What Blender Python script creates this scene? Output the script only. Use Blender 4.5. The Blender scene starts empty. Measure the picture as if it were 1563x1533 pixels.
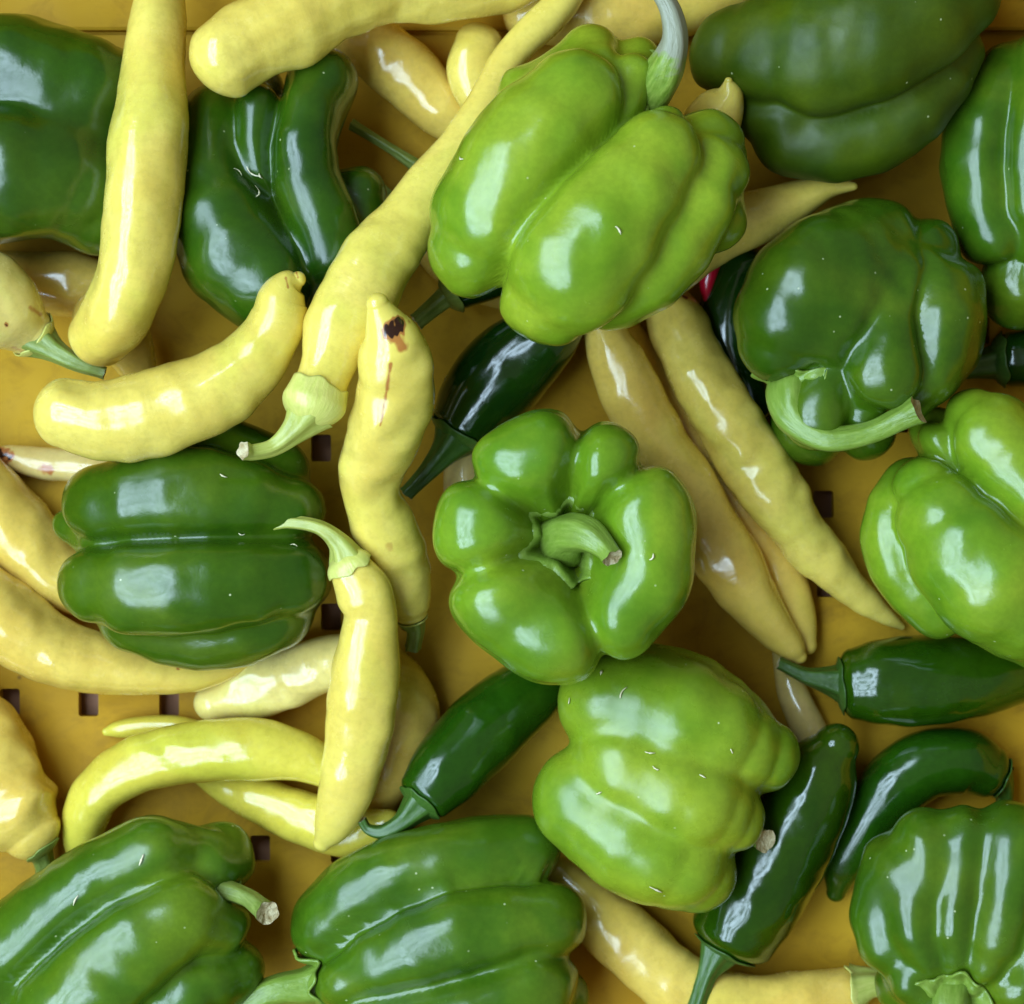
import bpy, bmesh, math, random
import numpy as np
from mathutils import Vector

# ------------------------------------------------------------------ camera
CAM_Z = 0.90                 # camera height above the crate floor (m)
REF_Z = 0.06                 # height at which one photo pixel is U metres
U = 0.00024
CX, CY = 781.5, 766.5        # photo centre in pixels
scene = bpy.context.scene
cam_d = bpy.data.cameras.new('camera')
cam = bpy.data.objects.new('camera', cam_d)
scene.collection.objects.link(cam)
cam.location = (0, 0, CAM_Z)
cam_d.sensor_width = 36.0
cam_d.lens = 36.0 * (CAM_Z - REF_Z) / (1563 * U)
cam_d.clip_start = 0.02
cam_d.clip_end = 50
cam_d.dof.use_dof = True
cam_d.dof.focus_distance = CAM_Z - 0.085
cam_d.dof.aperture_fstop = 11.0
scene.camera = cam

# ------------------------------------------------------------------ light
world = bpy.data.worlds.new('World')
scene.world = world
world.use_nodes = True
bg = world.node_tree.nodes['Background']
bg.inputs[0].default_value = (1.0, 0.94, 0.76, 1)
bg.inputs[1].default_value = 0.20

def window_lamp():
    ld = bpy.data.lights.new('window_light', 'AREA')
    ld.shape = 'RECTANGLE'
    ld.size, ld.size_y = 1.90, 0.95
    ld.energy = 64.0
    ld.color = (0.60, 0.81, 1.0)
    # the window looks out on branches: uneven brightness over its area
    ld.use_nodes = True
    t = ld.node_tree
    em = t.nodes['Emission']
    ge = t.nodes.new('ShaderNodeNewGeometry')
    mp = t.nodes.new('ShaderNodeMapping'); mp.inputs['Scale'].default_value = (1.9, 1.0, 1.0)
    nz = t.nodes.new('ShaderNodeTexNoise'); nz.inputs['Scale'].default_value = 6.0; nz.inputs['Detail'].default_value = 6.0; nz.inputs['Roughness'].default_value = 0.65
    rp = t.nodes.new('ShaderNodeValToRGB')
    rp.color_ramp.elements[0].position = 0.44; rp.color_ramp.elements[0].color = (0.12, 0.12, 0.12, 1)
    rp.color_ramp.elements[1].position = 0.54; rp.color_ramp.elements[1].color = (1.4, 1.4, 1.4, 1)
    t.links.new(ge.outputs['Parametric'], mp.inputs[0]); t.links.new(mp.outputs[0], nz.inputs['Vector'])
    t.links.new(nz.outputs['Fac'], rp.inputs[0]); t.links.new(rp.outputs[0], em.inputs['Strength'])
    lo = bpy.data.objects.new('window_light', ld)
    scene.collection.objects.link(lo)
    d = Vector((-0.53, -0.03, 0.85)).normalized()
    lo.location = Vector((0, 0, 0.05)) + d * 1.35
    lo.rotation_euler = d.to_track_quat('Z', 'Y').to_euler()
    return lo
window_lamp()

vs = scene.view_settings
vs.view_transform = 'Standard'
vs.look = 'None'
vs.exposure = 0.0
vs.gamma = 1.0
scene.render.engine = 'CYCLES'
scene.cycles.use_denoising = True
scene.cycles.max_bounces = 8
scene.cycles.diffuse_bounces = 5
scene.cycles.glossy_bounces = 4
scene.cycles.caustics_reflective = False
scene.cycles.caustics_refractive = False

C = scene.collection
rng = random.Random(7)

# ------------------------------------------------------------------ materials
class NT:
    def __init__(self, name):
        self.m = bpy.data.materials.new(name)
        self.m.use_nodes = True
        self.t = self.m.node_tree
        self.bsdf = self.t.nodes['Principled BSDF']
    def n(self, kind, **kw):
        nd = self.t.nodes.new(kind)
        for k, v in kw.items():
            setattr(nd, k, v)
        return nd
    def l(self, a, b):
        self.t.links.new(a, b)
    def setp(self, **kw):
        for k, v in kw.items():
            self.bsdf.inputs[k.replace('_', ' ')].default_value = v
    def noise(self, vec, scale, detail=3.0, rough=0.55, dist=0.0):
        nd = self.n('ShaderNodeTexNoise')
        nd.inputs['Scale'].default_value = scale
        nd.inputs['Detail'].default_value = detail
        nd.inputs['Roughness'].default_value = rough
        nd.inputs['Distortion'].default_value = dist
        self.l(vec, nd.inputs['Vector'])
        return nd.outputs['Fac']
    def ramp(self, fac, stops):
        nd = self.n('ShaderNodeValToRGB')
        e = nd.color_ramp.elements
        while len(e) < len(stops):
            e.new(0.5)
        for el, (p, c) in zip(e, stops):
            el.position = p
            el.color = (c[0], c[1], c[2], 1) if not isinstance(c, float) else (c, c, c, 1)
        self.l(fac, nd.inputs[0])
        return nd.outputs[0]
    def mix(self, fac, a, b, mode='MIX'):
        nd = self.n('ShaderNodeMix', data_type='RGBA', blend_type=mode)
        for sock, v in ((nd.inputs[0], fac), (nd.inputs[6], a), (nd.inputs[7], b)):
            if hasattr(v, 'is_output') or hasattr(v, 'links'):
                self.l(v, sock)
            elif isinstance(v, (int, float)):
                sock.default_value = v
            else:
                sock.default_value = (v[0], v[1], v[2], 1)
        return nd.outputs[2]
    def math(self, op, a, b=None):
        nd = self.n('ShaderNodeMath', operation=op)
        for i, v in enumerate((a, b)):
            if v is None:
                continue
            if isinstance(v, (int, float)):
                nd.inputs[i].default_value = v
            else:
                self.l(v, nd.inputs[i])
        return nd.outputs[0]
    def bump(self, h, strength, dist, prev=None):
        nd = self.n('ShaderNodeBump')
        nd.inputs['Strength'].default_value = strength
        nd.inputs['Distance'].default_value = dist
        self.l(h, nd.inputs['Height'])
        if prev is not None:
            self.l(prev, nd.inputs['Normal'])
        return nd.outputs[0]
    def mapped(self, vec, scale, loc=(0, 0, 0)):
        nd = self.n('ShaderNodeMapping')
        nd.inputs['Scale'].default_value = scale
        nd.inputs['Location'].default_value = loc
        self.l(vec, nd.inputs['Vector'])
        return nd.outputs[0]

def attr(t, name):
    nd = t.n('ShaderNodeAttribute')
    nd.attribute_name = name
    return nd.outputs['Fac']

def mat_bell(name, dark, mid, light, seed, spec=0.6, rough=0.20, specks=0.6):
    t = NT(name)
    oc = t.n('ShaderNodeTexCoord').outputs['Object']
    v = t.mapped(oc, (1, 1, 1), (seed * 1.37, seed * 0.71, seed * 2.1))
    n1 = t.noise(v, 22, 3, 0.5, 0.6)
    col = t.ramp(n1, [(0.34, dark), (0.50, mid), (0.68, light)])
    n2 = t.noise(v, 75, 4, 0.6)
    col = t.mix(t.ramp(n2, [(0.45, 0.0), (0.75, 0.28)]), col, light)
    n3 = t.noise(v, 11, 2, 0.5, 0.8)
    col = t.mix(t.ramp(n3, [(0.50, 0.0), (0.66, 0.6)]), col, [x * 0.72 for x in dark])
    n4 = t.noise(v, 420, 3, 0.6)
    col = t.mix(t.ramp(n4, [(0.40, 0.14), (0.62, 0.0)]), col, [x * 0.5 for x in dark])
    # pale pores and dust specks
    vo = t.n('ShaderNodeTexVoronoi', feature='F1')
    vo.inputs['Scale'].default_value = 190
    t.l(v, vo.inputs['Vector'])
    sp = t.ramp(vo.outputs['Distance'], [(0.045, 1.0), (0.10, 0.0)])
    keep = t.ramp(vo.outputs['Color'], [(0.74, 0.0), (0.80, 1.0)])
    spk = t.math('MULTIPLY', sp, keep)
    spk = t.math('MULTIPLY', spk, specks)
    col = t.mix(spk, col, (0.62, 0.66, 0.36))
    t.l(col, t.bsdf.inputs['Base Color'])
    r = t.ramp(t.noise(v, 60, 4, 0.6), [(0.3, rough * 0.75), (0.75, rough * 1.5)])
    t.l(r, t.bsdf.inputs['Roughness'])
    b = t.bump(t.noise(v, 48, 2, 0.5), 0.30, 0.0012)
    b = t.bump(t.noise(v, 260, 3, 0.6), 0.16, 0.0005, b)
    b = t.bump(t.noise(v, 1300, 2, 0.5), 0.05, 0.0003, b)
    t.l(b, t.bsdf.inputs['Normal'])
    t.setp(Specular_IOR_Level=spec, Subsurface_Weight=0.0)
    t.setp(Coat_Weight=0.0)
    return t.m

def mat_chili(name, base, edge, tip, seed, rough=0.18, wrinkle=1.0, scar=False, sss=0.22):
    t = NT(name)
    tc = t.n('ShaderNodeTexCoord')
    oc = t.mapped(tc.outputs['Object'], (1, 1, 1), (seed * 1.9, seed * 0.37, seed))
    uv = t.mapped(tc.outputs['UV'], (1, 1, 1), (seed * 0.31, 0, 0))
    n1 = t.noise(oc, 30, 3, 0.55, 0.4)
    col = t.ramp(n1, [(0.30, edge), (0.60, base)])
    n2 = t.noise(oc, 140, 4, 0.6)
    col = t.mix(t.ramp(n2, [(0.55, 0.0), (0.85, 0.35)]), col, edge)
    n5 = t.noise(oc, 16, 3, 0.6, 0.7)
    col = t.mix(t.ramp(n5, [(0.52, 0.0), (0.66, 0.55)]), col, [tip[0] * 0.90, tip[1] * 0.98, tip[2] * 0.80])
    n6 = t.noise(oc, 380, 4, 0.65)
    col = t.mix(t.ramp(n6, [(0.36, 0.22), (0.56, 0.0)]), col, [x * 0.62 for x in edge])
    al = attr(t, 'along')
    col = t.mix(t.ramp(al, [(0.70, 0.0), (1.0, 0.6)]), col, tip)
    # tiny brown dots
    vo = t.n('ShaderNodeTexVoronoi', feature='F1')
    vo.inputs['Scale'].default_value = 120
    t.l(oc, vo.inputs['Vector'])
    sp = t.ramp(vo.outputs['Distance'], [(0.03, 1.0), (0.07, 0.0)])
    keep = t.ramp(vo.outputs['Color'], [(0.90, 0.0), (0.93, 0.7)])
    col = t.mix(t.math('MULTIPLY', sp, keep), col, (0.20, 0.12, 0.02))
    if scar:
        sc_ = attr(t, 'scar')
        col = t.mix(t.ramp(sc_, [(0.05, 0.0), (0.30, 0.85)]), col, (0.36, 0.09, 0.02))
        col = t.mix(t.ramp(sc_, [(0.45, 0.0), (0.62, 1.0)]), col, (0.028, 0.008, 0.004))
    t.l(col, t.bsdf.inputs['Base Color'])
    r = t.ramp(t.noise(oc, 65, 5, 0.7), [(0.36, rough * 0.65), (0.52, rough), (0.68, rough * 2.2)])
    t.l(r, t.bsdf.inputs['Roughness'])
    # fine rings of skin across the length
    ring = t.noise(t.mapped(uv, (1.0, 0.16, 1.0)), 520, 3, 0.6, 0.3)
    b = t.bump(ring, 0.15 * wrinkle, 0.0006)
    ring2 = t.noise(t.mapped(uv, (1.0, 0.25, 1.0)), 150, 2, 0.5, 0.4)
    b = t.bump(ring2, 0.12 * wrinkle, 0.0010, b)
    b = t.bump(t.noise(oc, 70, 2, 0.5), 0.35, 0.0014, b)
    t.l(b, t.bsdf.inputs['Normal'])
    t.setp(Specular_IOR_Level=0.5, Subsurface_Weight=sss, Subsurface_Scale=0.005)
    t.bsdf.inputs['Subsurface Radius'].default_value = (1.0, 0.75, 0.15)
    t.setp(Coat_Weight=0.3, Coat_Roughness=0.07)
    return t.m

def mat_stem(name, a, b_, seed, rough=0.38, dry=None):
    t = NT(name)
    tc = t.n('ShaderNodeTexCoord')
    oc = t.mapped(tc.outputs['Object'], (1, 1, 1), (seed, seed * 0.6, 0))
    uv = tc.outputs['UV']
    n1 = t.noise(t.mapped(uv, (0.22, 1.0, 1.0)), 700, 3, 0.6)
    n2 = t.noise(oc, 90, 4, 0.6)
    col = t.mix(t.ramp(n1, [(0.35, 0.0), (0.7, 1.0)]), a, b_)
    col = t.mix(t.ramp(n2, [(0.5, 0.0), (0.8, 0.5)]), col, [x * 0.45 for x in a])
    if dry:
        sx = t.n('ShaderNodeSeparateXYZ'); t.l(uv, sx.inputs[0])
        e = t.math('ADD', sx.outputs[0], t.math('MULTIPLY', t.noise(oc, 160, 3), 0.016))
        col = t.mix(t.ramp(t.math('MULTIPLY', e, 10.0), [(dry * 10.0, 0.0), (dry * 10.0 + 0.03, 1.0)]), col, (0.27, 0.28, 0.19))
    t.l(col, t.bsdf.inputs['Base Color'])
    t.setp(Roughness=rough, Specular_IOR_Level=0.5, Subsurface_Weight=0.0)
    b = t.bump(n1, 0.35, 0.0008)
    b = t.bump(t.noise(oc, 260, 4, 0.6), 0.3, 0.0008, b)
    t.l(b, t.bsdf.inputs['Normal'])
    return t.m

def mat_simple(name, a, b_, scale, rough=0.6, bump=0.3, dist=0.0008):
    t = NT(name)
    oc = t.n('ShaderNodeTexCoord').outputs['Object']
    n1 = t.noise(oc, scale, 4, 0.6)
    t.l(t.ramp(n1, [(0.35, a), (0.7, b_)]), t.bsdf.inputs['Base Color'])
    t.setp(Roughness=rough)
    t.l(t.bump(n1, bump, dist), t.bsdf.inputs['Normal'])
    return t.m

def mat_crate():
    t = NT('yellow_plastic')
    oc = t.n('ShaderNodeTexCoord').outputs['Object']
    n1 = t.noise(oc, 9, 4, 0.6, 0.5)
    col = t.ramp(n1, [(0.3, (0.43, 0.225, 0.009)), (0.7, (0.53, 0.31, 0.018))])
    n2 = t.noise(t.mapped(oc, (1, 1.4, 1)), 70, 6, 0.72, 0.6)
    col = t.mix(t.ramp(n2, [(0.50, 0.0), (0.78, 0.55)]), col, (0.25, 0.12, 0.008))
    n3 = t.noise(oc, 26, 6, 0.7, 1.0)
    col = t.mix(t.ramp(n3, [(0.56, 0.0), (0.72, 0.5)]), col, (0.20, 0.10, 0.012))
    vo = t.n('ShaderNodeTexVoronoi', feature='F1')
    vo.inputs['Scale'].default_value = 75
    t.l(oc, vo.inputs['Vector'])
    sp = t.ramp(vo.outputs['Distance'], [(0.03, 1.0), (0.09, 0.0)])
    keep = t.ramp(vo.outputs['Color'], [(0.78, 0.0), (0.85, 0.8)])
    col = t.mix(t.math('MULTIPLY', sp, keep), col, (0.10, 0.05, 0.015))
    t.l(col, t.bsdf.inputs['Base Color'])
    t.l(t.ramp(t.noise(oc, 40, 4, 0.6), [(0.3, 0.5), (0.7, 0.7)]), t.bsdf.inputs['Roughness'])
    b = t.bump(t.noise(oc, 500, 3, 0.6), 0.12, 0.0005)
    t.l(t.bump(n2, 0.15, 0.0006, b), t.bsdf.inputs['Normal'])
    t.setp(Specular_IOR_Level=0.12)
    return t.m

# ------------------------------------------------------------------ geometry helpers
def persp(zpx):
    return (CAM_Z - zpx * U) / (CAM_Z - REF_Z)

def to_world(P):
    """rows (x_px, y_px, z_px, r_px) -> world metres (x, y, z, r); z_px counts from the crate floor"""
    P = np.asarray(P, float)
    f = persp(P[:, 2])
    return np.stack([(P[:, 0] - CX) * U * f, -(P[:, 1] - CY) * U * f, P[:, 2] * U, P[:, 3] * U * f], 1)

def catmull(P, n):
    """smooth resample of the rows of P at n points, even in length"""
    P = np.asarray(P, float)
    if len(P) == 2:
        tt = np.linspace(0, 1, n)[:, None]
        return P[0] * (1 - tt) + P[1] * tt
    Q = np.vstack([2 * P[0] - P[1], P, 2 * P[-1] - P[-2]])
    out = []
    m = 24
    for i in range(1, len(Q) - 2):
        p0, p1, p2, p3 = Q[i - 1], Q[i], Q[i + 1], Q[i + 2]
        t = np.linspace(0, 1, m, endpoint=False)[:, None]
        out.append(0.5 * (2 * p1 + (p2 - p0) * t + (2 * p0 - 5 * p1 + 4 * p2 - p3) * t ** 2 + (3 * p1 - p0 - 3 * p2 + p3) * t ** 3))
    out.append(P[-1:])
    D = np.vstack(out)
    s = np.concatenate([[0], np.cumsum(np.linalg.norm(np.diff(D[:, :3], axis=0), axis=1))])
    u = np.linspace(0, s[-1], n)
    return np.stack([np.interp(u, s, D[:, k]) for k in range(D.shape[1])], 1)

class WNoise:
    """sum of random plane waves: smooth 3-D noise about -1..1"""
    def __init__(self, seed, freq, n=14):
        r = np.random.RandomState(seed)
        d = r.normal(size=(n, 3)); d /= np.linalg.norm(d, axis=1)[:, None]
        self.k = d * freq * r.uniform(0.5, 1.5, (n, 1)) * 2 * np.pi
        self.p = r.uniform(0, 6.28, n)
        self.n = n
    def __call__(self, X):
        return np.sin(X @ self.k.T + self.p).sum(1) / math.sqrt(self.n) * 1.1

def mesh_from(name, V, F, mat, loc, uvs=None, attrs=None, smooth=True):
    me = bpy.data.meshes.new(name)
    V = np.asarray(V, np.float32) - np.asarray(loc, np.float32)
    me.from_pydata(V.tolist(), [], F if isinstance(F, list) else F.tolist())
    if smooth:
        me.polygons.foreach_set('use_smooth', [True] * len(me.polygons))
    if uvs is not None:
        uvl = me.uv_layers.new(name='UVMap')
        uvl.data.foreach_set('uv', np.asarray(uvs, np.float32).ravel())
    for k, a in (attrs or {}).items():
        at = me.attributes.new(k, 'FLOAT', 'POINT')
        at.data.foreach_set('value', np.asarray(a, np.float32))
    me.materials.append(mat)
    me.update()
    ob = bpy.data.objects.new(name, me)
    C.objects.link(ob)
    return ob

class Sweep:
    """tapered tube along a smooth 3-D line of spheres, rounded at both ends"""
    def __init__(self, W, n=110, cap=(0.8, 1.0)):
        D = catmull(W, n)
        D[:, 3] = np.maximum(D[:, 3], 2e-4)
        c, r = D[:, :3], D[:, 3]
        k = 12
        a = np.linspace(0, math.pi / 2, k)
        d0 = c[0] - c[1]; d0 /= np.linalg.norm(d0)
        d1 = c[-1] - c[-2]; d1 /= np.linalg.norm(d1)
        head = [(c[0] + d0 * r[0] * cap[0] * math.cos(x), r[0] * max(math.sin(x), 0.01)) for x in a[:-1]] if cap[0] > 0 else []
        tail = [(c[-1] + d1 * r[-1] * cap[1] * math.cos(x), r[-1] * max(math.sin(x), 0.01)) for x in a[:-1]][::-1] if cap[1] > 0 else []
        self.c = np.array([h[0] for h in head] + list(c) + [t[0] for t in tail])
        self.r = np.array([h[1] for h in head] + list(r) + [t[1] for t in tail])
        self.s = np.concatenate([[0], np.cumsum(np.linalg.norm(np.diff(self.c, axis=0), axis=1))])
        T = np.gradient(self.c, axis=0); T /= np.linalg.norm(T, axis=1)[:, None] + 1e-12
        N = np.zeros_like(T)
        ref = np.array([0, 0, 1.0])
        if abs(T[0] @ ref) > 0.9: ref = np.array([0, 1.0, 0])
        nrm = ref - T[0] * (ref @ T[0]); N[0] = nrm / np.linalg.norm(nrm)
        for i in range(1, len(T)):
            v = N[i - 1] - T[i] * (N[i - 1] @ T[i]); N[i] = v / (np.linalg.norm(v) + 1e-12)
        self.T, self.N, self.B = T, N, np.cross(T, N)
    def grid(self, nt, mod=None, rows=None):
        th = np.linspace(0, 2 * np.pi, nt, endpoint=False)
        idx = np.arange(len(self.c)) if rows is None else rows
        R = np.repeat(self.r[idx][:, None], nt, 1)
        if mod is not None:
            R = R * mod(self.s[idx][:, None], th[None, :])
        V = self.c[idx][:, None] + R[..., None] * (np.cos(th)[None, :, None] * self.N[idx][:, None] + np.sin(th)[None, :, None] * self.B[idx][:, None])
        return V, idx, th

def tube_faces(m, n):
    i, j = np.meshgrid(np.arange(m - 1), np.arange(n), indexing='ij')
    j2 = (j + 1) % n
    return np.stack([i * n + j, i * n + j2, (i + 1) * n + j2, (i + 1) * n + j], -1).reshape(-1, 4)

def tube_uv(s, r, n):
    m = len(s)
    i, j = np.meshgrid(np.arange(m - 1), np.arange(n), indexing='ij')
    rr = float(np.mean(r)) * 2 * np.pi / n
    U4 = np.stack([s[i], s[i], s[i + 1], s[i + 1]], -1)
    V4 = np.stack([j, j + 1, j + 1, j], -1) * rr
    return np.stack([U4, V4], -1).reshape(-1, 2)

# ------------------------------------------------------------------ stacking: settle each thing on what lies under it
PLACED = np.zeros((0, 4))    # world spheres of everything already lying in the crate

def dense(P, step=0.35):
    P = np.asarray(P, float)
    L = np.linalg.norm(np.diff(P[:, :3], axis=0), axis=1).sum()
    n = int(max(3, min(40, L / max(4, step * P[:, 3].mean()))))
    return catmull(P, n)

def zmin(D, z, tol):
    """lowest allowed z_px of each sphere of D (px rows) given current z guess"""
    Q = D.copy(); Q[:, 2] = z
    W = to_world(Q)
    out = W[:, 3] - 0.0002                         # crate floor
    if len(PLACED):
        d2 = (W[:, None, 0] - PLACED[None, :, 0]) ** 2 + (W[:, None, 1] - PLACED[None, :, 1]) ** 2
        R = np.maximum(W[:, None, 3] + PLACED[None, :, 3] - tol, 0)
        h = np.where(d2 < R * R, PLACED[None, :, 2] + np.sqrt(np.maximum(R * R - d2, 0)), -1)
        out = np.maximum(out, h.max(1))
    return out / U

def settle(chains, flexible, tol=0.0012, keep=True, bmax=0.55):
    """returns the chains with absolute z_px"""
    global PLACED
    Ds = [dense(c) for c in chains]
    D = np.vstack(Ds)
    z = D[:, 2] - D[:, 2].min() + 120
    best = (0, 0, 0)
    if flexible:
        seg = np.linalg.norm(np.diff(D[:, :2], axis=0), axis=1)
        t = np.concatenate([[0], np.cumsum(seg)]); L = t[-1]; t = t / L - 0.5
        B = np.linspace(-bmax, bmax, 45) * L
        Cc = np.linspace(-0.10, 0.10, 13) * L
        bb, cc = np.meshgrid(B, Cc); bb = bb.ravel()[:, None]; cc = cc.ravel()[:, None]
        shape = bb * t[None] + cc * (4 * t[None] ** 2)
    for it in range(4):
        need = zmin(D, z, tol) - D[:, 2]
        if flexible:
            a = (need[None] - shape).max(1)
            cost = a + shape.mean(1) + 0.04 * np.abs(bb[:, 0]) + 0.25 * np.abs(cc[:, 0])
            k = int(np.argmin(cost)); best = (a[k], bb[k, 0], cc[k, 0])
            z = D[:, 2] + a[k] + shape[k]
        else:
            best = (need.max(), 0, 0)
            z = D[:, 2] + best[0]
    a, b, c2 = best
    out = []
    for ch in chains:
        ch = np.asarray(ch, float).copy()
        if flexible:
            # same line parameter as the dense copy
            seg = np.linalg.norm(np.diff(ch[:, :2], axis=0), axis=1)
            tt = np.concatenate([[0], np.cumsum(seg)]); tt = tt / tt[-1] - 0.5
            ch[:, 2] += a + b * tt + c2 * 4 * tt ** 2
        else:
            ch[:, 2] += a
        out.append(ch)
    if keep:
        PLACED = np.vstack([PLACED] + [to_world(dense(c)) for c in out])
    return out, best

def thing(name, label, cat, loc, group=None):
    o = bpy.data.objects.new(name, None)
    C.objects.link(o)
    o.empty_display_size = 0.01
    o.location = loc
    o['label'] = label; o['category'] = cat
    if group: o['group'] = group
    return o

def adopt(ob, root):
    ob.parent = root
    return ob

# ------------------------------------------------------------------ stems
CUT = mat_simple('cut_stem_end', (0.36, 0.27, 0.12), (0.62, 0.55, 0.33), 420, 0.8, 0.8, 0.002)

def stem_mesh(W, mat, loc, root, seed, ridges=5, amp=0.11, flare=True):
    """ribbed stalk along world spheres W, cut flat at its far end"""
    sw = Sweep(W, 46, cap=(0.0, 0.0))
    nt = 30
    r = random.Random(seed)
    ph = r.uniform(0, 6)
    tw = r.uniform(-30, 30)
    def mod(s, th):
        q = s / sw.s[-1]
        return 1 + amp * np.cos(ridges * th + ph + tw * s) + 0.05 * np.sin(2 * th + 90 * s) + 0.03 * np.sin(260 * s + ph) + 0.10 * np.clip((q - 0.93) / 0.07, 0, 1)
    V, idx, th = sw.grid(nt, mod)
    m = len(idx)
    jag = np.array([r.uniform(-1, 1) for _ in range(nt)]); jag = 0.5 * jag + 0.25 * (np.roll(jag, 1) + np.roll(jag, -1))
    V[-1] += sw.T[-1] * (jag * 0.22 * sw.r[-1])[:, None]
    V = V.reshape(-1, 3)
    F = tube_faces(m, nt)
    ob = mesh_from('stem', V, F, mat, loc, tube_uv(sw.s, sw.r, nt))
    adopt(ob, root)
    # cut end: slightly hollow disc
    ring = V[-nt:]
    cen = ring.mean(0)
    tdir = sw.T[-1]
    R1 = cen + (ring - cen) * 0.78 - tdir * 0.0004
    R2 = cen + (ring - cen) * 0.40 - tdir * 0.0012
    VV = np.vstack([ring + tdir * 0.0001, R1, R2, [cen - tdir * 0.0016]])
    FF = tube_faces(3, nt).tolist() + [[2 * nt + j, 2 * nt + (j + 1) % nt, 3 * nt] for j in range(nt)]
    e = mesh_from('cut_end', VV, FF, CUT, loc)
    e.parent = ob
    return ob

# ------------------------------------------------------------------ long peppers
def chili(name, label, cat, pts, mat, stem=None, stem_mat=None, calyx_mat=None, calyx_len=20, flare=0.0, scallop=1.0, cap=(0.75, 1.0),
          lump=0.05, lobes=3, lobe_amp=0.035, seed=1, group=None, scars=None, bmax=0.55, tol=0.0012, nring=130):
    pts = [p if len(p) == 4 else (p[0], p[1], 0, p[2]) for p in pts]
    (ch,), best = settle([pts], True, tol=tol, bmax=bmax)
    W = to_world(ch)
    sw = Sweep(W, nring if not scars else 330, cap)
    nt = 56
    nz = WNoise(seed, 28); nz2 = WNoise(seed + 50, 75)
    r = random.Random(seed)
    ph, tw = r.uniform(0, 6), r.uniform(-18, 18)
    nt = 56 if not scars else 150
    def base(s, th):
        return 1 + lobe_amp * np.cos(lobes * th + ph + tw * s)
    V, idx, th = sw.grid(nt, base)
    R = (sw.r[:, None] / (np.mean(sw.r) + 1e-9)).clip(0, 1)
    flat = V.reshape(-1, 3)
    d = lump * (nz(flat) * 0.75 + nz2(flat) * 0.36)
    thg = np.tile(th, len(idx)); sg = np.repeat(sw.s, nt)
    nz3 = WNoise(seed + 83, 120)
    d = d + 0.11 * min(lump, 0.06) * nz3(np.stack([sg, 0.0035 * np.cos(thg), 0.0035 * np.sin(thg)], 1))
    dirs = (V - sw.c[:, None]).reshape(-1, 3)
    flat = flat + dirs * d[:, None]
    loc = (float(np.mean(W[:, 0])), float(np.mean(W[:, 1])), float(flat[:, 2].min()))
    al = np.repeat(sw.s / sw.s[-1], nt)
    at = {'along': al}
    if scars:
        f = (CAM_Z - flat[:, 2]) / (CAM_Z - REF_Z)
        px = flat[:, 0] / (U * f) + CX
        py = -flat[:, 1] / (U * f) + CY
        top = dirs[:, 2] > 0
        nn = WNoise(seed + 9, 330)
        wob = nn(flat)
        s_ = np.zeros(len(flat))
        for (x0, y0, x1, y1, wd, lv) in scars:
            ax, ay = x1 - x0, y1 - y0
            h = np.clip(((px - x0) * ax + (py - y0) * ay) / (ax * ax + ay * ay), 0, 1)
            dd = np.hypot(px - x0 - h * ax, py - y0 - h * ay)
            s_ = np.maximum(s_, np.where(top, np.clip(lv * (1.25 - dd / wd + 0.22 * wob), 0, lv), 0))
        at['scar'] = s_
    F = tube_faces(len(idx), nt)
    uv = tube_uv(sw.s, sw.r, nt)
    if stem is None:
        ob = mesh_from(name, flat, F, mat, loc, uv, at)
        ob.location = loc
        ob['label'] = label; ob['category'] = cat
        if group: ob['group'] = group
        return ob, sw, ch
    root = thing(name, label, cat, loc, group)
    body = adopt(mesh_from('body', flat, F, mat, loc, uv, at), root)
    # calyx: a thin scalloped cap over the shoulder
    z0 = ch[0][2]
    SP = np.array([(p[0], p[1], z0 + p[2], p[3]) for p in stem], float)
    SW = to_world(SP)
    k = 16
    Lc = calyx_len * U
    r0 = W[0, 3]
    ph2 = r.uniform(0, 6)
    rows = []
    smp = np.linspace(0, 1, k)
    nl = r.choice([5, 6])
    thv = np.linspace(0, 2 * np.pi, nt, endpoint=False)
    Vb = flat.reshape(len(idx), nt, 3)
    edge = Lc * (1 + scallop * (0.10 * np.cos(nl * thv + ph2) + 0.07 * np.cos(2 * thv + 1.3 * ph2) + 0.05 * np.cos(9 * thv)))
    Vc = np.zeros((k, nt, 3))
    sarr = sw.s
    for j in range(nt):
        sj = smp * edge[j] + sw.s[1] * 0.2
        for q in range(3):
            Vc[:, j, q] = np.interp(sj, sarr, Vb[:, j, q])
        cc = np.stack([np.interp(sj, sarr, sw.c[:, q]) for q in range(3)], 1)
        out = Vc[:, j] - cc
        ln = np.linalg.norm(out, axis=1)[:, None] + 1e-9
        Vc[:, j] += out / ln * (0.0004 + flare * (smp[:, None] ** 6)) - sw.T[14] * 0.0004 * (1 - 0.5 * smp[:, None])
    cal = mesh_from('calyx', Vc.reshape(-1, 3), tube_faces(k, nt), calyx_mat or stem_mat, loc, tube_uv(np.linspace(0, Lc, k), np.full(k, r0), nt))
    md = cal.modifiers.new('thick', 'SOLIDIFY'); md.thickness = 0.0005; md.offset = 1
    adopt(cal, root)
    stem_mesh(SW, stem_mat, loc, root, seed)
    return root, sw, ch

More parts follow.
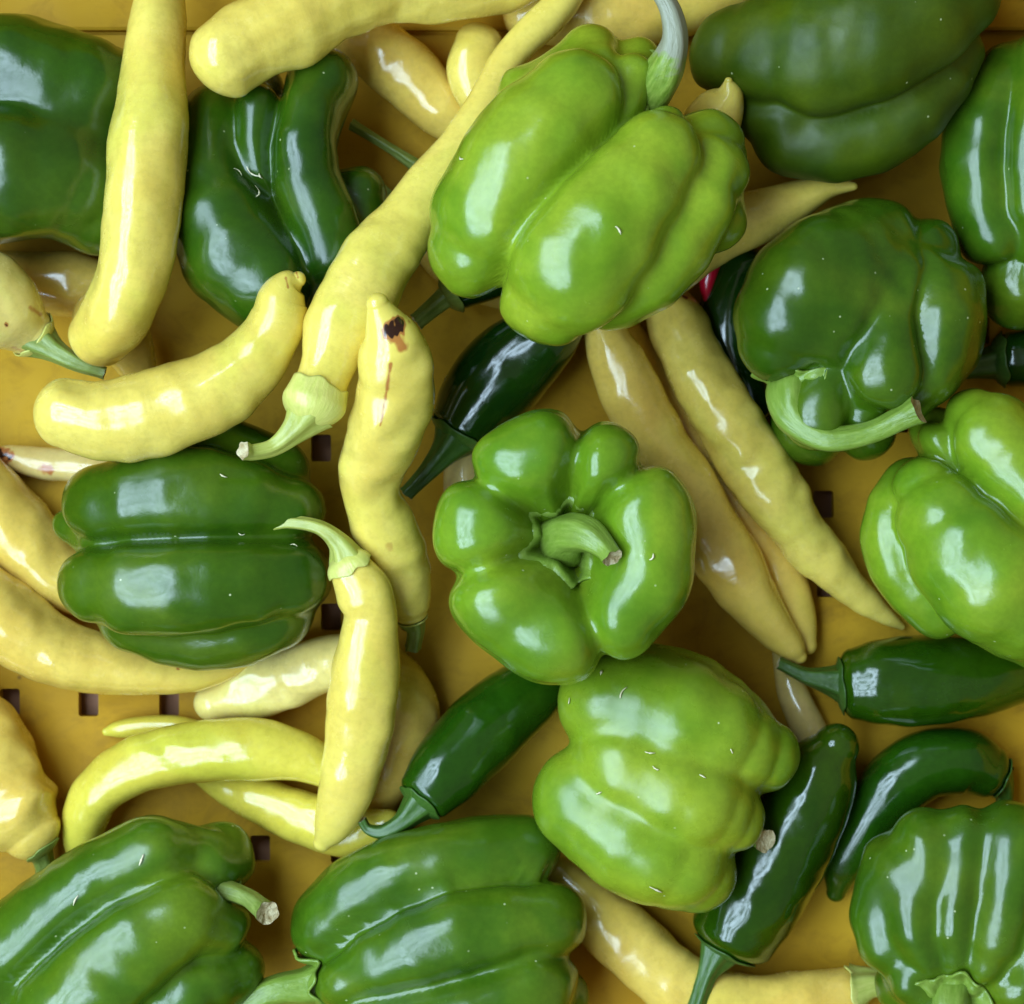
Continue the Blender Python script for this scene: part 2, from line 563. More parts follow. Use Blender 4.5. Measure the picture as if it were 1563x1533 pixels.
# ------------------------------------------------------------------ bell peppers
def ico(sub):
    bm = bmesh.new()
    bmesh.ops.create_icosphere(bm, subdivisions=sub, radius=1)
    V = np.array([v.co[:] for v in bm.verts], np.float32)
    F = np.array([[v.index for v in f.verts] for f in bm.faces], np.int32)
    bm.free()
    V /= np.linalg.norm(V, axis=1)[:, None]
    return V, F
ICO_V, ICO_F = ico(6)
ICO_E = np.unique(np.sort(np.vstack([ICO_F[:, [0, 1]], ICO_F[:, [1, 2]], ICO_F[:, [2, 0]]]), axis=1), axis=0)
ICO_N = np.bincount(ICO_E.ravel(), minlength=len(ICO_V)).astype(float)

class Lobes:
    """union of tapered, curved lobes with creases pressed in between them: signed distance in metres.
    groups: list of lobes, each a list of chains of world spheres that blend into one body"""
    def __init__(self, groups, core, k, kin, depth, width):
        self.k, self.kin, self.depth, self.width = k, kin, depth, width
        self.G = [[catmull(W, 6 if len(W) > 2 else 2).astype(np.float32) for W in g] for g in groups]
        self.core = [catmull(core, 2).astype(np.float32)] if core is not None else []
    @staticmethod
    def chain(D, X):
        best = None
        for a, b in zip(D[:-1], D[1:]):
            ab = b[:3] - a[:3]
            l2 = float(ab @ ab) + 1e-12
            v = X - a[:3]
            h = np.clip((v @ ab) / l2, 0, 1)
            v = v - h[:, None] * ab
            d = np.sqrt(np.einsum('ij,ij->i', v, v)) - (a[3] + (b[3] - a[3]) * h)
            best = d if best is None else np.minimum(best, d)
        return best
    @staticmethod
    def smin(ds, k):
        ds = np.array(ds)
        m = ds.min(0)
        return m - k * np.log(np.exp(-(ds - m) / k).sum(0))
    def __call__(self, X):
        ds = [self.smin([self.chain(D, X) for D in g], self.kin) for g in self.G]
        out = self.smin(ds + [self.chain(D, X) for D in self.core], self.k)
        if len(ds) > 1 and self.depth > 0:
            q = np.sort(np.array(ds), axis=0)
            gap = q[1] - q[0]
            out = out + self.depth * np.exp(-(gap / self.width) ** 2 * 0.8)
        return out

def bell(name, label, lobes, mat, core=None, k=7, mirror=True, mirror_z=None, stem=None, stem_mat=None, calyx=None,
         lump=0.012, seed=1, tol=0.002, group=None, crease=12, cwidth=15, kin=14):
    # a lobe is a chain of spheres, or a list of chains that make up one lobe
    lobe_sets = [[[tuple(p) for p in c] for c in (ch if isinstance(ch[0], list) else [ch])] for ch in lobes]
    chains = [c for g in lobe_sets for c in g]
    allp = np.array([p for ch in chains for p in ch], float)
    top = (allp[:, 2]).max()
    mz = mirror_z if mirror_z is not None else float(allp[:, 2].mean()) - 0.42 * float(allp[:, 3].mean())
    groups = []
    cx, cy = allp[:, 0].mean(), allp[:, 1].mean()
    for g in lobe_sets:
        gg = list(g)
        if mirror:
            for ch in g:
                gg.append([(cx + (p[0] - cx) * 0.90, cy + (p[1] - cy) * 0.90, 2 * mz - p[2] - 6, p[3] * 0.92) for p in ch])
                gg.append([(cx + (p[0] - cx) * 0.98, cy + (p[1] - cy) * 0.98, min(mz, p[2] - 0.2 * p[3]), p[3] * 0.96) for p in ch])
        groups.append(gg)
    if core is None:
        a = np.array([ch[0] for ch in chains], float).mean(0); b = np.array([ch[-1] for ch in chains], float).mean(0)
        rr = float(allp[:, 3].mean()) * 0.95
        core = [(a[0] * 0.6 + b[0] * 0.4, a[1] * 0.6 + b[1] * 0.4, mz, rr), (b[0] * 0.65 + a[0] * 0.35, b[1] * 0.65 + a[1] * 0.35, mz, rr)]
    full = [c for g in groups for c in g] + [core]
    out, best = settle(full, False, tol=tol)
    Ws = [to_world(o) for o in out]
    it_ = iter(Ws)
    WG = [[next(it_) for c in g] for g in groups]
    S = Lobes(WG, Ws[-1], k * U, kin * U, crease * U, cwidth * U)
    A = np.vstack(Ws)
    lo = (A[:, :3] - A[:, 3:4]).min(0); hi = (A[:, :3] + A[:, 3:4]).max(0)
    cen = ((lo + hi) / 2).astype(np.float32)
    if core is not None or True:
        cc = Ws[-1].mean(0)[:3]
        cen = (0.5 * cen + 0.5 * cc).astype(np.float32)
    half = (hi - lo) / 2
    d = ICO_V * half.astype(np.float32)
    L = np.linalg.norm(d, axis=1)[:, None]
    d = d / L
    t = np.full(len(d), float(np.linalg.norm(half)) * 1.25, np.float32)
    # coarse march on a quarter of the directions is not needed: spheres converge fast
    act = np.arange(len(d))
    for it in range(34):
        X = cen + d[act] * t[act, None]
        dist = S(X)
        t[act] -= dist * 0.92
        act = act[dist > 0.00006]
        if len(act) == 0: break
    t = np.maximum(t, 0.004)
    for it in range(1):
        acc = np.zeros(len(t)); np.add.at(acc, ICO_E[:, 0], t[ICO_E[:, 1]]); np.add.at(acc, ICO_E[:, 1], t[ICO_E[:, 0]])
        t = (0.5 * t + 0.5 * acc / ICO_N).astype(np.float32)
    X = cen + d * t[:, None]
    nz = WNoise(seed, 22); nz2 = WNoise(seed + 31, 70); nz3 = WNoise(seed + 57, 170)
    scale = float(half.mean())
    X = X + d * (scale * lump * (nz(X) + 0.36 * nz2(X) + 0.07 * nz3(X)))[:, None]
    loc = (float(cen[0]), float(cen[1]), float(X[:, 2].min()))
    za = best[0]
    if stem is None:
        ob = mesh_from(name, X, ICO_F, mat, loc)
        ob.location = loc
        ob['label'] = label; ob['category'] = 'bell pepper'
        if group: ob['group'] = group
        return ob
    root = thing(name, label, 'bell pepper', loc, group)
    adopt(mesh_from('body', X, ICO_F, mat, loc), root)
    SP = np.array([(p[0], p[1], za + p[2], p[3]) for p in stem], float)
    SW = to_world(SP)
    stem_mesh(SW, stem_mat, loc, root, seed, amp=0.06)
    if calyx:
        Rc, points, depth = calyx
        Rc = Rc * U
        ax = SW[1, :3] - SW[0, :3]; ax /= np.linalg.norm(ax)
        ref = np.array([0, 0, 1.0]) if abs(ax[2]) < 0.8 else np.array([1.0, 0, 0])
        u = np.cross(ax, ref); u /= np.linalg.norm(u); v = np.cross(ax, u)
        nt, nr = 72, 14
        r = random.Random(seed + 3)
        th = np.linspace(0, 2 * np.pi, nt, endpoint=False)
        ph = r.uniform(0, 6)
        edge = 1 + 0.20 * np.abs(np.cos(points * th / 2 + ph)) ** 3 + 0.08 * np.sin(3 * th + ph) + 0.05 * np.sin(11 * th + ph)
        rr = np.linspace(SW[0, 3] / Rc * 0.6, 1, nr)
        P = SW[0, :3][None, None] + (Rc * rr[:, None, None] * edge[None, :, None]) * (np.cos(th)[None, :, None] * u + np.sin(th)[None, :, None] * v)
        P = P.reshape(-1, 3)
        st = P + ax * 0.009
        tt = np.zeros(len(P))
        for it in range(40):
            X_ = (st - ax * tt[:, None]).astype(np.float32)
            dd = S(X_)
            tt += np.maximum(dd, 0) * 0.8
            tt = np.minimum(tt, 0.009 + depth * U)
        rim = np.repeat(rr, nt)
        nzc = WNoise(seed + 77, 190)
        H = 0.0009 + 0.0014 * np.clip(1 - rim, 0, 1) + 0.0016 * rim ** 5 * (0.5 + 0.5 * np.sin(np.tile(th, nr) * points + ph)) + 0.0006 * nzc(P)
        Q = st - ax * tt[:, None] + ax * H[:, None]
        cal = mesh_from('calyx', Q, tube_faces(nr, nt), stem_mat, loc, tube_uv(np.linspace(0, Rc, nr), np.full(nr, Rc * 0.6), nt))
        md = cal.modifiers.new('thick', 'SOLIDIFY'); md.thickness = 0.0010; md.offset = 0
        adopt(cal, root)
    return root

# ------------------------------------------------------------------ the crate and the table under it
TABLE = mat_simple('brown_table', (0.26, 0.12, 0.06), (0.34, 0.16, 0.08), 30, 0.7)
bm = bmesh.new()
bmesh.ops.create_grid(bm, x_segments=1, y_segments=1, size=1.5)
me = bpy.data.meshes.new('table_top'); bm.to_mesh(me); bm.free()
me.materials.append(TABLE)
tb = bpy.data.objects.new('table_top', me); C.objects.link(tb)
tb.location = (0, 0, -0.009); tb['kind'] = 'structure'

PLASTIC = mat_crate()
def fxy(x, y):
    f = persp(0)
    return ((x - CX) * U * f, -(y - CY) * U * f)
X0, Y0 = fxy(-240, -150)
X1, Y1 = fxy(1760, 1790)
crate = thing('plastic_crate', 'yellow plastic crate with slotted bottom holding all the peppers', 'crate', ((X0 + X1) / 2, (Y0 + Y1) / 2, -0.005))
SLOTS = [(15, 1072), (135, 1073), (258, 1073), (381, 1074), (397, 1296), (520, 1297), (274, 1295), (490, 684), (505, 942), (627, 942),
         (1257, 770), (1262, 891), (1378, 905), (1495, 505), (1372, 640), (1010, 1120), (760, 1290), (1500, 1300)]
def crate_floor():
    bm = bmesh.new()
    edges = []
    def loop(pts):
        vs = [bm.verts.new((x, y, 0)) for x, y in pts]
        es = [bm.edges.new((vs[i], vs[(i + 1) % len(vs)])) for i in range(len(vs))]
        edges.extend(es)
        return es
    loop([(X0, Y0), (X1, Y0), (X1, Y1), (X0, Y1)])
    holes = []
    for (x, y) in SLOTS:
        cx, cy = fxy(x, y)
        w, h, rc = 0.0039, 0.0053, 0.0011
        pts = []
        for (sx, sy, a0) in ((1, 1, 0), (-1, 1, 90), (-1, -1, 180), (1, -1, 270)):
            for q in range(4):
                a = math.radians(a0 + q * 30)
                pts.append((cx + sx * (w - rc) + rc * math.cos(a), cy + sy * (h - rc) + rc * math.sin(a)))
        holes += loop(pts)
    bmesh.ops.triangle_fill(bm, use_beauty=True, use_dissolve=False, edges=edges)
    for f in bm.faces:
        if f.normal.z < 0: f.normal_flip()
    g = bmesh.ops.extrude_edge_only(bm, edges=holes)
    for v in [e for e in g['geom'] if isinstance(e, bmesh.types.BMVert)]:
        v.co.z -= 0.006
    me = bpy.data.meshes.new('crate_bottom'); bm.to_mesh(me); bm.free()
    me.materials.append(PLASTIC)
    me.transform(__import__('mathutils').Matrix.Translation(-Vector(crate.location)))
    ob = bpy.data.objects.new('crate_bottom', me); C.objects.link(ob); ob.parent = crate
crate_floor()
def crate_wall(ax, ay, bx, by, nx, ny):
    """side wall on the line a-b, leaning outwards (n), with a foot fillet and a rim"""
    prof = [(-0.0035, 0.0003), (-0.0012, 0.0012), (0.0, 0.0032), (0.0015, 0.03), (0.003, 0.055), (0.0005, 0.057), (0.0005, 0.060), (0.006, 0.085), (0.006, 0.090), (0.016, 0.090), (0.016, 0.082), (0.009, 0.081), (0.006, 0.0), (0.0, -0.0045)]
    V, F = [], []
    n = 40
    for i in range(n + 1):
        t = i / n
        for (o, z) in prof:
            V.append((ax + (bx - ax) * t + nx * o, ay + (by - ay) * t + ny * o, z))
    m = len(prof)
    for i in range(n):
        for j in range(m - 1):
            F.append([i * m + j, i * m + j + 1, (i + 1) * m + j + 1, (i + 1) * m + j])
    ob = mesh_from('crate_wall', V, F, PLASTIC, crate.location, smooth=False)
    adopt(ob, crate)
def crate_step():
    """low moulded step along the foot of the far wall"""
    yl = fxy(0, 50)[1]
    prof = [(yl - 0.0006, 0.0001), (yl - 0.0006, 0.0008), (yl, 0.0008), (yl + 0.0003, 0.0034), (yl + 0.0014, 0.0040), (Y0 - 0.001, 0.0040)]
    V, F, m, n = [], [], len(prof), 30
    for i in range(n + 1):
        x = X0 + 0.004 + (X1 - X0 - 0.008) * i / n
        V += [(x, y, z) for (y, z) in prof]
    for i in range(n):
        for j in range(m - 1):
            F.append([i * m + j, (i + 1) * m + j, (i + 1) * m + j + 1, i * m + j + 1])
    adopt(mesh_from('crate_step', V, F, PLASTIC, crate.location, smooth=False), crate)
crate_step()
crate_wall(X0, Y0, X1, Y0, 0, 1)
crate_wall(X1, Y1, X0, Y1, 0, -1)
crate_wall(X0, Y1, X0, Y0, -1, 0)
crate_wall(X1, Y0, X1, Y1, 1, 0)

# ------------------------------------------------------------------ pepper colours
def bellmat(n, tone, seed, **kw):
    T = {'light': ((0.090, 0.200, 0.007), (0.148, 0.266, 0.011), (0.245, 0.33, 0.018)),
         'lime': ((0.112, 0.220, 0.007), (0.178, 0.286, 0.012), (0.27, 0.35, 0.019)),
         'fresh': ((0.030, 0.090, 0.003), (0.056, 0.130, 0.005), (0.115, 0.185, 0.008)),
         'mid': ((0.022, 0.070, 0.002), (0.043, 0.102, 0.003), (0.09, 0.148, 0.006)),
         'dark': ((0.012, 0.048, 0.002), (0.024, 0.073, 0.002), (0.052, 0.107, 0.004)),
         'olive': ((0.025, 0.055, 0.002), (0.042, 0.077, 0.002), (0.070, 0.103, 0.003))}[tone]
    return mat_bell('green_skin_' + n, *T, seed, **kw)
def yel(n, seed, tone='yellow', **kw):
    T = {'yellow': ((0.76, 0.595, 0.120), (0.69, 0.500, 0.085), (0.71, 0.590, 0.105)),
         'pale': ((0.76, 0.62, 0.20), (0.69, 0.53, 0.15), (0.71, 0.61, 0.18)),
         'gold': ((0.75, 0.535, 0.105), (0.67, 0.43, 0.072), (0.70, 0.52, 0.095)),
         'green': ((0.67, 0.56, 0.070), (0.59, 0.46, 0.050), (0.59, 0.53, 0.060)),
         'tan': ((0.64, 0.49, 0.17), (0.56, 0.39, 0.12), (0.61, 0.46, 0.14))}[tone]
    return mat_chili('yellow_skin_' + n, *T, seed, **kw)
def jal(n, seed, tone=0):
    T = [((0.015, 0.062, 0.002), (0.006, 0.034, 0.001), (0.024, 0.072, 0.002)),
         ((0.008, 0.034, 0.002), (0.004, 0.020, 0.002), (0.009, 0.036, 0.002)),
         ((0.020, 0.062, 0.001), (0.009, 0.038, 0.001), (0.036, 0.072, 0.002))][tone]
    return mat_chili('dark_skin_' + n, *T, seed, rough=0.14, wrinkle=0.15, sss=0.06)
STEM = mat_stem('green_stem', (0.15, 0.21, 0.03), (0.25, 0.31, 0.07), 1)
STEM_PALE = mat_stem('pale_green_stem', (0.33, 0.37, 0.06), (0.44, 0.45, 0.11), 2)
STEM_DARK = mat_stem('dark_green_stem', (0.030, 0.085, 0.008), (0.062, 0.135, 0.018), 3)
STEM_BELL = mat_stem('bell_stem', (0.15, 0.245, 0.025), (0.22, 0.32, 0.05), 4, 0.34)
STEM_DRY = mat_stem('bell_stem_dry_tip', (0.14, 0.23, 0.02), (0.27, 0.36, 0.06), 8, 0.36, dry=0.034)
CALYX_Y = mat_stem('pale_calyx', (0.55, 0.56, 0.12), (0.64, 0.60, 0.17), 5, 0.3)
RED = mat_chili('red_skin', (0.60, 0.008, 0.030), (0.48, 0.004, 0.025), (0.55, 0.006, 0.03), 6, rough=0.15, wrinkle=0.2, sss=0.1)

BG = 'green bell peppers in the crate'
YG = 'yellow peppers in the crate'
JG = 'dark green jalapeno-type peppers in the crate'

def Y(label, pts, seed, tone='yellow', **kw):
    mk = {k: kw.pop(k) for k in ('rough', 'wrinkle') if k in kw}
    m = yel(str(seed), seed, tone, scar=bool(kw.get('scars')), **mk)
    if kw.get('stem'):
        kw.setdefault('stem_mat', STEM_PALE); kw.setdefault('calyx_mat', CALYX_Y)
    return chili('yellow_pepper', label, 'yellow pepper', pts, m, seed=seed, group=YG, **kw)
def J(label, pts, seed, tone=0, **kw):
    if kw.get('stem'):
        kw.setdefault('stem_mat', STEM_DARK)
    kw.setdefault('lump', 0.02); kw.setdefault('lobe_amp', 0.015); kw.setdefault('flare', 0.0004)
    return chili('green_chili', label, 'chili pepper', pts, jal(str(seed), seed, tone), seed=seed, group=JG, **kw)
def Bp(label, lobes, tone, seed, **kw):
    mk = {k: kw.pop(k) for k in ('rough', 'specks', 'spec') if k in kw}
    if kw.get('stem'): kw.setdefault('stem_mat', STEM_BELL)
    return bell('bell_pepper', label, lobes, bellmat(str(seed), tone, seed, **mk), seed=seed, group=BG, **kw)

# ------------------------------------------------------------------ the heap, from the crate floor upwards
# pixel rows are (x, y, r) or (x, y, z, r)
Y('shaded yellow pepper lying deep under the large bell pepper and the upright yellow one', [(-10, 425, 42), (50, 432, 48), (110, 436, 50), (175, 445, 42)], 11, 'gold')
Y('yellow pepper end tucked in shade beneath the lower bend of the long upright one', [(150, 480, 46), (190, 520, 44), (208, 556, 32), (214, 580, 20)], 12, 'gold')
Y('small brown-blotched yellow pepper end poking out below the thick bent yellow pepper', [(190, 722, 26), (130, 714, 25), (60, 708, 24), (15, 697, 17), (-5, 692, 10)], 13, 'tan', scars=[(-5, 690, 12, 697, 10, 0.7), (66, 714, 76, 718, 8, 0.4)])
Y('pale tan pepper piece showing between the jalapeno stem and the upright bell pepper', [(706, 690, 28), (708, 740, 30), (716, 800, 28), (730, 860, 20)], 14, 'tan')
Y('yellow pepper half hidden under two long diagonal ones, rounded tip in shade', [(950, 520, 36), (1030, 630, 42), (1110, 745, 40), (1178, 850, 36), (1214, 930, 30), (1232, 985, 15)], 15, 'gold')
Y('thin shaded yellow pepper passing under the stem of the lying jalapeno', [(1190, 990, 12), (1208, 1050, 22), (1232, 1105, 26), (1262, 1165, 24)], 16, 'tan')
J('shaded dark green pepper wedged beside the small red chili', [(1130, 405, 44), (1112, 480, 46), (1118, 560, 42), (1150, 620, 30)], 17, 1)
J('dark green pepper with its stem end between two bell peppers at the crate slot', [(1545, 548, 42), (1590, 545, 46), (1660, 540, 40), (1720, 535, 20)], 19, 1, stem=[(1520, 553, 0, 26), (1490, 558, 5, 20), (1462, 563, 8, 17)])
Y('yellow pepper hidden under the pale bell pepper, only its long thin green stem showing', [(690, 290, 40), (760, 340, 46), (830, 380, 40), (880, 420, 20)], 20, 'gold', stem=[(655, 268, 0, 12), (600, 230, 6, 8), (536, 190, 8, 8)], stem_mat=STEM, calyx_len=14)
Y('buried yellow pepper, only its short dark stem showing beside the dark bell pepper', [(640, 350, 36), (690, 395, 42), (740, 430, 36), (780, 460, 18)], 21, 'gold', stem=[(615, 328, 0, 16), (585, 295, 5, 12), (562, 268, 8, 11)], stem_mat=STEM, calyx_len=14)
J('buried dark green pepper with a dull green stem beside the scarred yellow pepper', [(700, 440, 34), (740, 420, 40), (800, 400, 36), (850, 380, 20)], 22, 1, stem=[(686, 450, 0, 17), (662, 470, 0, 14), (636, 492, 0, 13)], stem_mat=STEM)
Bp('dark green bell pepper with a broad sky reflection beside the upright yellow pepper', [
    [(-60, 120, -20, 80), (20, 110, -5, 84), (110, 130, -5, 76), (170, 140, -30, 56)],
    [(-70, 270, 5, 100), (10, 262, 18, 104), (90, 270, 5, 92), (150, 315, -20, 66)],
    [(100, 200, -20, 80), (175, 220, -45, 60)]], 'dark', 23, crease=4, cwidth=22, k=12, specks=0.4)
Bp('dark green bell pepper with a curled raised lobe and straw bits on its skin', [
    [(335, 190, -60, 52), (322, 280, -20, 62), (350, 370, 0, 84), (405, 420, -5, 84)],
    [(492, 122, -30, 46), (468, 185, 2, 50), (464, 255, 18, 50), (485, 320, 14, 56), (500, 385, -10, 68)],
    [(545, 300, -60, 34), (535, 350, -45, 46), (500, 420, -40, 66)],
    [(390, 150, -95, 44), (385, 250, -70, 60)]], 'dark', 24, k=9, core=[(420, 260, -120, 90), (430, 370, -100, 110)])
Bp('large dark olive bell pepper lying on its side at the crate edge', [
    [(1125, 85, -45, 66), (1240, 85, 0, 108), (1345, 42, 10, 116), (1425, -15, -5, 98)],
    [(1210, 205, -40, 60), (1310, 205, -28, 62), (1400, 145, -26, 58), (1458, 70, -42, 38)],
    [(1150, 130, -60, 56), (1200, 180, -35, 62)]], 'olive', 25, k=6, rough=0.42, spec=0.3)
Bp('green bell pepper with long ridges standing against the right side of the crate', [
    [(1560, 120, -40, 62), (1510, 190, -20, 58), (1500, 270, -10, 56), (1525, 350, -15, 58)],
    [(1600, 110, -10, 70), (1575, 220, 15, 56), (1568, 310, 15, 54), (1580, 370, 0, 46)],
    [(1660, 120, -10, 80), (1650, 250, 10, 70), (1640, 350, 0, 60)],
    [(1545, 400, -60, 36), (1548, 440, -60, 46), (1560, 455, -70, 40)]], 'fresh', 26, k=5)
Y('small greenish yellow pepper tip resting on the slotted crate bottom', [(330, 1130, 22), (270, 1112, 20), (215, 1110, 17), (180, 1113, 12), (162, 1117, 6)], 27, 'green')
Y('broad shaded yellow pepper behind the slender hanging one, beside the glossy jalapeno', [(585, 1010, 34), (606, 1060, 56), (606, 1110, 62), (590, 1170, 50), (575, 1220, 36)], 28, 'gold')
Y('pale whitish yellow pepper with a blunt tip on the slotted crate bottom', [(570, 1000, 40), (510, 1012, 42), (440, 1032, 48), (375, 1052, 42), (325, 1072, 30)], 29, 'pale', lump=0.08)
Y('yellow pepper lying low, passing under the tip of the slender hanging one', [(300, 1180, 14), (350, 1203, 26), (410, 1226, 36), (470, 1250, 42), (530, 1270, 38), (590, 1262, 28)], 30, 'green')
Y('stout golden yellow pepper disappearing under the left end of the ridged bell pepper', [(-120, 690, 50), (-50, 740, 62), (10, 800, 60), (65, 858, 53), (120, 900, 44), (160, 925, 24)], 31, 'gold')
Y('long golden yellow pepper curving beneath the ridged bell pepper to a thin tip', [(-140, 850, 40), (-60, 905, 66), (20, 958, 62), (100, 1000, 53), (190, 1020, 42), (280, 1029, 30), (340, 1022, 20), (372, 1013, 10)], 32, 'gold', scars=[(271, 1021, 273, 1022, 2.2, 0.5)])
Y('lumpy golden yellow pepper with a dark stub at the crate side, swollen lower end', [(48, 1276, 44), (22, 1240, 72), (-5, 1180, 66), (-40, 1110, 62), (-90, 1040, 40)], 33, 'gold', lump=0.11, stem=[(58, 1294, -24, 22), (64, 1308, -36, 17), (70, 1330, -44, 15)], stem_mat=STEM, calyx_mat=STEM, calyx_len=7)
Y('golden yellow pepper curving under the thick jalapeno to its own curled green stem', [(1288, 1520, 44), (1220, 1532, 50), (1130, 1538, 52), (1050, 1512, 52), (975, 1452, 52), (910, 1390, 46), (850, 1330, 26)], 34, 'gold', stem=[(1305, 1508, 10, 34), (1335, 1502, 14, 22), (1368, 1512, 12, 18), (1392, 1545, 8, 17), (1400, 1570, 5, 16)], calyx_len=26)
J('thick glossy jalapeno lying beside the yellow crate bottom, thin stem towards the yellow tips', [(1302, 1045, 54), (1345, 1042, 66), (1420, 1038, 70), (1500, 1032, 60), (1580, 1022, 44), (1640, 1015, 22)], 35, 2, stem=[(1290, 1042, 0, 32), (1262, 1038, 6, 21), (1228, 1031, 10, 12), (1188, 1012, 10, 9)], calyx_len=9, cap=(0.45, 1.0))
J('curved dark jalapeno hooked between the thick jalapeno and the ribbed bell pepper', [(1508, 1178, 40), (1470, 1162, 50), (1410, 1168, 53), (1358, 1208, 51), (1318, 1265, 42), (1288, 1320, 32), (1276, 1362, 15)], 36, 0, stem=[(1522, 1186, 0, 26), (1533, 1210, -6, 15), (1532, 1262, -26, 12)], calyx_len=10)
Bp('pale green bell pepper with two broad lobes and a white reflection, beside the jalapeno', [
    [(1480, 640, -15, 44), (1505, 665, 0, 66), (1570, 740, 15, 82), (1640, 820, 5, 80)],
    [(1415, 750, -10, 56), (1450, 805, 12, 84), (1500, 868, 22, 104), (1555, 905, 12, 98), (1600, 940, 0, 80)],
    [(1395, 742, -65, 42), (1372, 805, -50, 48), (1392, 870, -50, 50), (1440, 915, -60, 54)],
    [(1436, 660, -80, 40), (1460, 700, -60, 50)]], 'light', 37, k=5)
Bp('green bell pepper with a thick curled stem, leaning between yellow peppers', [
    [[(1320, 385, -50, 64), (1240, 430, -5, 90), (1198, 490, 8, 80), (1190, 520, 0, 62)],
     [(1320, 420, -25, 80), (1285, 490, 0, 74), (1270, 545, -10, 48)],
     [(1350, 378, -58, 58), (1310, 450, -25, 80)]],
    [(1350, 430, -20, 76), (1345, 500, 8, 64), (1348, 565, 22, 66), (1330, 590, 5, 50)],
    [[(1400, 420, -35, 58), (1425, 480, -15, 66), (1412, 550, -10, 62), (1380, 590, -25, 50)], [(1440, 450, -50, 52), (1432, 520, -50, 56)]],
    [(1360, 415, -50, 66), (1408, 392, -56, 54)],
    [(1250, 600, -120, 60), (1240, 650, -130, 58)], [(1310, 620, -110, 60), (1315, 650, -120, 48)]], 'mid', 38, k=8,
    stem=[(1222, 580, -40, 46), (1206, 608, -8, 38), (1214, 642, 14, 26), (1262, 670, 30, 19), (1325, 662, 38, 18), (1374, 640, 46, 19), (1402, 626, 56, 22)], calyx=(60, 6, 26), core=[(1330, 430, -70, 80), (1330, 500, -90, 80)])
Bp('ribbed green bell pepper with four narrow ridges running to its pale stem base', [
    [(1375, 1325, -60, 58), (1352, 1400, -45, 48), (1372, 1460, -32, 38), (1415, 1490, -25, 22)],
    [(1418, 1300, -28, 64), (1390, 1385, -6, 50), (1406, 1450, 0, 38), (1432, 1488, -12, 22)],
    [(1466, 1295, -18, 62), (1455, 1385, 4, 49), (1456, 1450, 5, 36), (1455, 1490, -12, 20)],
    [(1535, 1305, -15, 74), (1528, 1400, 12, 58), (1508, 1462, 12, 41), (1485, 1495, -12, 24)],
    [(1620, 1350, -20, 84), (1595, 1450, 5, 66), (1548, 1505, 0, 46), (1510, 1520, -14, 28)],
    [(1600, 1560, -30, 70), (1530, 1545, -20, 34)], [(1380, 1500, -70, 40), (1430, 1540, -60, 30)]], 'fresh', 39, k=6, crease=9, cwidth=18,
    stem=[(1450, 1512, -30, 36), (1448, 1535, 0, 34), (1440, 1580, 30, 24)], calyx=(56, 6, 40), core=[(1490, 1340, -110, 90), (1480, 1430, -130, 95)])
Y('smooth yellow pepper along the crate edge behind the bell pepper stem', [(800, 20, 44), (880, 14, 58), (960, 14, 60), (1040, 2, 58), (1120, -28, 50), (1200, -70, 30)], 40, 'gold')
Y('shaded yellow pepper lying below the wide yellow one at the crate edge', [(500, 20, 34), (550, 55, 46), (605, 100, 50), (660, 150, 46), (715, 200, 34)], 41, 'gold')
Y('short yellow pepper with a rounded shoulder standing between the shaded one and the diagonal one', [(730, 70, 38), (722, 105, 40), (735, 150, 34), (775, 210, 26)], 42, 'yellow', cap=(0.9, 1))
Y('wide yellow pepper with a blunt wrinkled end lying along the crate edge', [(345, 85, 58), (385, 58, 64), (450, 33, 66), (520, 0, 62), (580, -20, 58), (680, -26, 56), (780, -34, 48), (860, -60, 28)], 43, 'yellow', lump=0.08, cap=(0.95, 1))
Bp('green bell pepper with horizontal ridges lying on its side over golden peppers', [
    [(240, 715, -50, 60), (330, 705, -45, 62), (410, 730, -50, 60)],
    [(165, 775, -10, 66), (250, 758, 8, 80), (350, 760, 0, 80), (425, 780, -20, 66)],
    [(160, 890, 0, 66), (230, 895, 18, 82), (340, 890, 12, 84), (430, 880, -8, 74)],
    [(210, 925, -45, 66), (310, 940, -40, 72), (400, 925, -40, 74), (448, 880, -45, 58)],
    [(110, 800, -60, 22), (150, 810, -50, 60)]], 'mid', 44, k=6, specks=0.8)
Y('bent greenish yellow pepper arching over two others beside the slender hanging one', [(505, 1178, 0, 30), (450, 1154, 0, 40), (385, 1145, 0, 47), (300, 1150, 0, 47), (215, 1168, 0, 45), (150, 1208, -6, 38), (128, 1262, -24, 32), (128, 1310, -50, 26)], 45, 'green')
Bp('green bell pepper with a cut curved stem pointing across the crate bottom', [
    [(318, 1300, -40, 36), (262, 1298, -4, 58), (150, 1350, 2, 62), (30, 1440, -16, 66), (-60, 1530, -30, 66)],
    [(322, 1425, -25, 56), (268, 1396, 14, 74), (168, 1480, 22, 90), (70, 1585, 0, 95)],
    [(345, 1480, -45, 52), (290, 1500, -20, 70), (180, 1560, -20, 90)],
    [(330, 1310, -75, 52), (270, 1330, -60, 60)],
    [(-40, 1540, -20, 90), (60, 1600, -20, 90)]], 'fresh', 46, k=5,
    stem=[(312, 1364, -50, 26), (342, 1360, -14, 17), (376, 1370, 8, 15), (398, 1386, 26, 16), (408, 1394, 40, 17)], stem_mat=STEM, calyx=(40, 5, 30), core=[(200, 1420, -80, 90), (80, 1520, -70, 90)])
